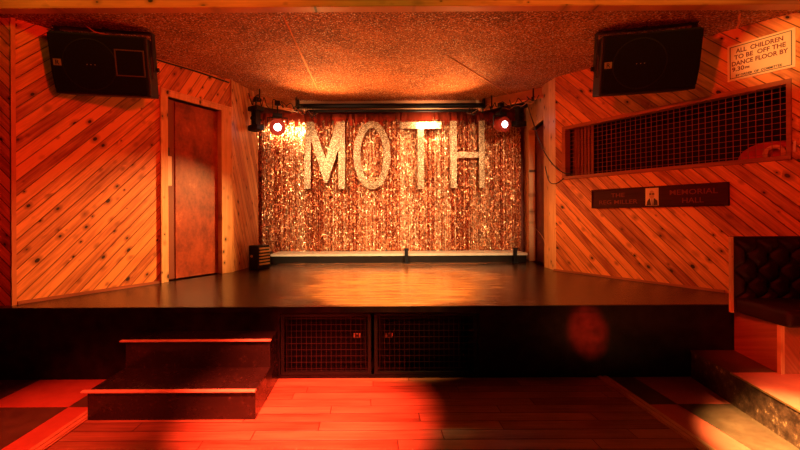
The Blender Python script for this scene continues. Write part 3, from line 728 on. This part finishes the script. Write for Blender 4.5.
x0, x1, z0, z1 = wall_rect(WR, (593, 190), (730, 182), (730, 206.2), (593, 208))
pq = thing('memorial_plaque', 'long dark wooden plaque with small portrait photo below the mesh window', 'plaque', mx=WR @ Matrix.Translation((x0, 0, z0)))
w_, h_ = x1-x0, z1-z0; print('PLAQUE', w_, h_)
obj('board', box(BM(), 0, w_, -.03, -.001, 0, h_), M['mahogany'], pq, bev=.006)
bm = BM()
for a in ((0, w_, 0, .018), (0, w_, h_-.018, h_), (0, .018, .018, h_-.018), (w_-.035, w_, .018, h_-.018)): box(bm, a[0], a[1], -.042, -.0305, a[2], a[3])
obj('moulding', bm, M['mahogany'], pq, bev=.005)
def ptxt(s, xc, zc, size, width):
    o = text_mesh('lettering', s, size, M['plaque_text'], pq, (0, -.031, zc), ext=.0015, bold=.0004)
    xs = [v.co.x for v in o.data.vertices]; o.scale = (width/(max(xs)-min(xs)), 1, 1); o.location.x = xc-width/2-min(xs)*o.scale[0]
f0 = on_wall(WR, 647, 196)[0]-x0; f1 = on_wall(WR, 660, 196)[0]-x0
c1 = on_wall(WR, 619, 196)[0]-x0; c2 = on_wall(WR, 694, 196)[0]-x0
k = w_/2.0
ptxt('THE', c1, h_*.55, h_*.30, .17); ptxt('REG MILLER', c1, h_*.20, h_*.30, .48)
ptxt('MEMORIAL', c2, h_*.55, h_*.33, .45); ptxt('HALL', c2, h_*.17, h_*.33, .20)
ph = obj('portrait_photo', box(BM(), f0, f1, -.036, -.0305, h_*.08, h_*.92), M['photo_bg'], pq)
fc = (f0+f1)/2; fw = f1-f0
def disc(cx, cz, a, b, n=20): return [(cx+a*math.cos(2*PI*i/n), cz+b*math.sin(2*PI*i/n)) for i in range(n)]
obj('portrait_suit', prism(BM(), [(f0+.01, h_*.09), (f1-.008, h_*.09), (f1-.012, h_*.30), (fc+.03, h_*.42), (fc-.03, h_*.42), (f0+.02, h_*.28)], -.038, -.0362, 'y'), M['photo_suit'], ph)
obj('portrait_shirt', prism(BM(), [(fc-.006, h_*.09), (fc+.014, h_*.09), (fc+.02, h_*.44), (fc-.02, h_*.42)], -.0385, -.0381, 'y'), M['plate'], ph)
obj('portrait_tie', prism(BM(), [(fc-.002, h_*.09), (fc+.010, h_*.09), (fc+.006, h_*.38), (fc-.002, h_*.38)], -.039, -.0386, 'y'), M['photo_suit'], ph)
obj('portrait_face', prism(BM(), disc(fc, h_*.6, fw*.2, h_*.21), -.0395, -.0391, 'y'), M['photo_skin'], ph)
bm = BM(); box(bm, fc-fw*.19, fc-fw*.02, -.0402, -.0396, h_*.60, h_*.665); box(bm, fc+fw*.03, fc+fw*.2, -.0402, -.0396, h_*.60, h_*.665); obj('portrait_glasses', bm, M['photo_suit'], ph)

x0, x1, z0, z1 = wall_rect(WR, (793.5, 141), (796.5, 141), (796.5, 152), (793.5, 152))
sw = obj('wall_plate', box(BM(), x0, x1, -.012, -.001, z0, z1), M['plate'], mx=WR, bev=.003); tag(sw, 'small cream upright plate on pine just right of mesh window', 'plate')
x0, _, _, z1 = wall_rect(WR, (736, 12), (741, 12), (741, 28), (736, 28))

# things in the booth
bx, bz = on_wall(WR, 770, 158, .3)
rc = thing('padded_chair', 'red rounded chair back behind the mesh at its right end', 'chair', mx=WR @ Matrix.Translation((bx, .28, wzb-.35)))
pts = [(-.26, 0)]+[(-.26*math.cos(a)*1.0, .42+.17*math.sin(a)) for a in [PI*i/14 for i in range(15)]]+[(.26, 0)]
obj('backrest', prism(BM(), pts, 0, .09, 'y'), M['red_cush'], rc, bev=.03, seg=3)
obj('seat', box(BM(), -.26, .26, .095, .45, -.10, .02), M['red_cush'], rc, bev=.03, seg=3)
for sx in (-.2, .2): obj('leg', tube(BM(), [(sx, .2, -.1), (sx*1.1, .2, -.108)], .015, 6), M['metal_black'], rc)
rx, rz_ = on_wall(WR, 775, 155.5, .15)
bm = BM(); n = 24
for i in range(n):
    a, b = 2*PI*i/n, 2*PI*(i+1)/n
    prism(bm, [(r_*math.cos(q), r_*math.sin(q)) for r_, q in ((.085, a), (.085, b), (.05, b), (.05, a))], -.035, .035, 'y')
o = obj('tape_roll', bm, plain('tan_tape', (0.8, 0.42, 0.2), .45), mx=WR @ Matrix.Translation((rx, .16, wzb+.09)))
tag(o, 'tan roll of tape on the booth sill at the right end', 'tape roll')

# cables on the walls
def wallcable(mx, pix, r, off, m, label, name='cable'):
    P = []
    for px, py in pix:
        a, z = on_wall(mx, px, py, -off); P.append(mx @ Vector((a, -off, z)))
    return cable(name, P, r, m, label)
wallcable(WL, [(14, 14.3), (52, 28), (100, 41), (158, 60), (195, 71), (229, 82.5)], .012, .025, M['cable'], 'black cable running along the top of the left pine wall')
wallcable(WL, [(14, 13.0), (52, 26.7), (100, 39.9), (158, 59), (195, 70), (229, 81.7)], .005, .03, M['cable_orange'], 'thin orange cable along the top of the left pine wall')
def pix3(px, py, Y):
    x, y = unroll(px, py); return Vector((x*Y/F, Y, EYE-y*Y/F))
cable('hanging_cable', [pix3(527, 104, 6.9), pix3(533, 122, 6.6), pix3(541, 145, 6.1), pix3(551, 162, 5.80), pix3(562, 172, 5.72), pix3(571, 174, 5.60)], .008, M['cable'], 'black cable swooping from the right lighting bar to the mesh window')
cable('hanging_cable', [pix3(545, 166, 6.37), pix3(549, 181, 5.95), pix3(556, 183.5, 5.80), WR @ Vector((on_wall(WR, 565, 178)[0], -.008, on_wall(WR, 565, 178)[1]))], .007, M['cable'], 'short black cable sagging below the mesh window corner')
cable('hanging_cable', [pix3(527, 222, 7.3), pix3(536, 229, 6.7), pix3(543, 238, 6.3), pix3(546, 246, 6.1)], .004, M['copper'], 'thin pale wire curling out from the dark doorway')
cable('ceiling_wire', [Vector((-2.85, 4.0, 3.415)), Vector((-2.80, 3.98, 3.38)), Vector((-2.74, 3.99, 3.345)), Vector((-2.63, 4.02, 3.33))], .006, M['cable_orange'], 'short orange wire from the ceiling to the left loudspeaker')
cable('ceiling_scrap', [pix3(740.5, 12.5, 3.80), pix3(739, 18, 3.83), pix3(740, 21, 3.86), pix3(737, 28, 3.9)], [.010]*31, M['cable_orange'], 'orange curl hanging from the ceiling right of the right loudspeaker', 'wire')

# small amp beside the left return, low box next to ledge
am = thing('floor_monitor', 'small black slatted cabinet standing against the left pine return', 'cabinet', (-1.835, 6.5, H), -.5)
obj('case', box(BM(), -.10, .10, -.13, .13, 0, .37), M['metal_black'], am, bev=.01)
bm = BM()
for k in range(6): box(bm, .101, .125, -.11, .11, .06+k*.05, .085+k*.05)
obj('louvre', bm, M['brass'], am)
obj('dial', tube(BM(), [(-.03, -.131, .2), (-.03, -.145, .2)], .022, 12), M['brass'], am)
lbx = thing('floor_box', 'low black box on the stage at the left end of the ledge', 'box', (-1.97, 7.22, H))
obj('case', box(BM(), -.15, .15, -.1, .12, 0, .17), M['metal_black'], lbx, bev=.01)
obj('lid', box(BM(), -.155, .155, -.105, .125, .1705, .19), M['metal_black'], lbx, bev=.005)

# ------------------------------------------------------------------ raised platform and banquette on the right
def plat_x(y): return 2.93+(y-3.68)*(.21/1.12)
pf = thing('seating_platform', 'low raised platform with checkered lino top and chipped dark edge, far right', 'platform', (0, 0, 0))

obj('riser', prism(BM(), [(plat_x(1.0), 1.0), (4.99, 1.0), (4.99, 2.07), (4.05, 3.68), (plat_x(3.68), 3.68)], 0, .235), M['chipped'], pf)
bmd, bml = BM(), BM()
ys = [3.69, 3.165, 2.495, 1.825, 1.155, 1.0]
for j in range(5):
    y1_, y0_ = ys[j], ys[j+1]
    xs = [None, 3.40, 4.0, 4.35, 4.99][:(3, 3, 5, 5, 5)[j]]
    xs = {1: [None, 3.40, 4.07], 2: [None, 3.40, 4.0, 4.35, 4.7]}.get(j, xs)
    for i in range(len(xs)-1):
        xa0 = plat_x(y0_) if i == 0 else xs[i]; xa1 = plat_x(y1_) if i == 0 else xs[i]
        prism(bmd if (i+j) % 2 == 0 else bml, [(xa0, y0_), (xs[i+1], y0_), (xs[i+1], y1_), (xa1, y1_)], .2355, .247)
obj('dark_tile', bmd, M['lino_dark'], pf); obj('light_tile', bml, M['lino_light'], pf)
bm = BM(); prism(bm, [(plat_x(1.0)-.006, 1.0), (plat_x(1.0)-.0005, 1.0), (plat_x(3.165)-.0005, 3.165), (plat_x(3.165)-.006, 3.165)], .237, .250)
obj('edge_strip', bm, M['brass'], pf)

bn = thing('banquette', 'dark button-tufted bench with wooden base on the right platform', 'bench', (0, 0, .247))
z_ = .247
def sidex(y): return 3.33-(3.69-y)*.25
PLY = M['ply']
bm = BM(); prism(bm, [(sidex(3.15), 3.15), (sidex(3.15)+.02, 3.15), (sidex(3.68)+.02, 3.68), (sidex(3.68), 3.68)], 0, .63-z_); obj('side_panel', bm, PLY, bn)
# give the panel its own vertical grain plane by using a matching front panel
obj('front_panel', box(BM(), sidex(3.13)+.03, 4.05, 3.13, 3.15, 0.001, .63-z_), PLY, bn)
obj('corner_strip', box(BM(), sidex(3.13)-.004, sidex(3.13)+.026, 3.122, 3.152, 0, .63-z_), M['brass'] if 0 else M['pine_vert'], bn)
bm = BM(); prism(bm, [(sidex(3.0)-.015, 3.02), (4.08, 3.02), (4.08, 3.53), (3.20, 3.53)], .63-z_+.001, .765-z_)
obj('seat_cushion', bm, M['vinyl'], bn, bev=.035, seg=4)
# backrest with diamond tufting
bw0, bw1, bz0, bz1 = 3.195, 3.98, .70-z_, 1.285-z_
def tuft():
    bm = BM(); nx, nz = 100, 76; g = []
    for j in range(nz+1):
        row = []
        for i in range(nx+1):
            x = bw0+(bw1-bw0)*i/nx; zz = bz0+(bz1-bz0)*j/nz
            wx = x; wz = zz+z_
            u = (wx-3.31)/.19; v = (wz-1.135)/.13          # buttons at integer/half lattice
            d = 9
            for jj in (-4, -3, -2, -1, 0, 1):
                for ii in range(-1, 6):
                    bxx = ii+(.5 if jj % 2 else 0); dd = math.hypot((u-bxx)*.19, (v-jj)*.13); d = min(d, dd)
            puff = 1-math.exp(-(d/.045)**1.3)
            c1 = abs(((u+v/2) % 1)-.5)*2; c2 = abs(((u-v/2) % 1)-.5)*2
            cr = min(1-c1, 1-c2); crease = min(1, cr/.3)
            edge = min(1, min(x-bw0, bw1-x)/.05, (zz-bz0)/.05, (bz1-zz)/.05)
            y = 3.545-.07*puff*(.45+.55*crease)*max(0, edge)**.5
            row.append(bm.verts.new((x, y, zz)))
        g.append(row)
    for j in range(nz):
        for i in range(nx): bm.faces.new([g[j][i], g[j][i+1], g[j+1][i+1], g[j+1][i]])
    return bm
bk = obj('backrest', tuft(), M['vinyl'], bn, smooth=True)
obj('back_board', box(BM(), 3.225, 4.0, 3.547, 3.62, .63-z_+.001, 1.30-z_), M['vinyl'], bn, bev=.008)
obj('end_trim', box(BM(), 3.172, 3.194, 3.535, 3.56, .63-z_+.001, 1.30-z_), M['pine_vert'], bn)
for jj in (-2, -1, 0):
    for ii in range(0, 4):
        bxx = 3.31+.19*(ii+(.5 if jj % 2 else 0)); bzz = 1.135+.13*jj-z_
        if bw0+.03 < bxx < bw1-.03: obj('button', tube(BM(), [(bxx, 3.528, bzz), (bxx, 3.54, bzz)], .012, 10), M['vinyl'], bn)
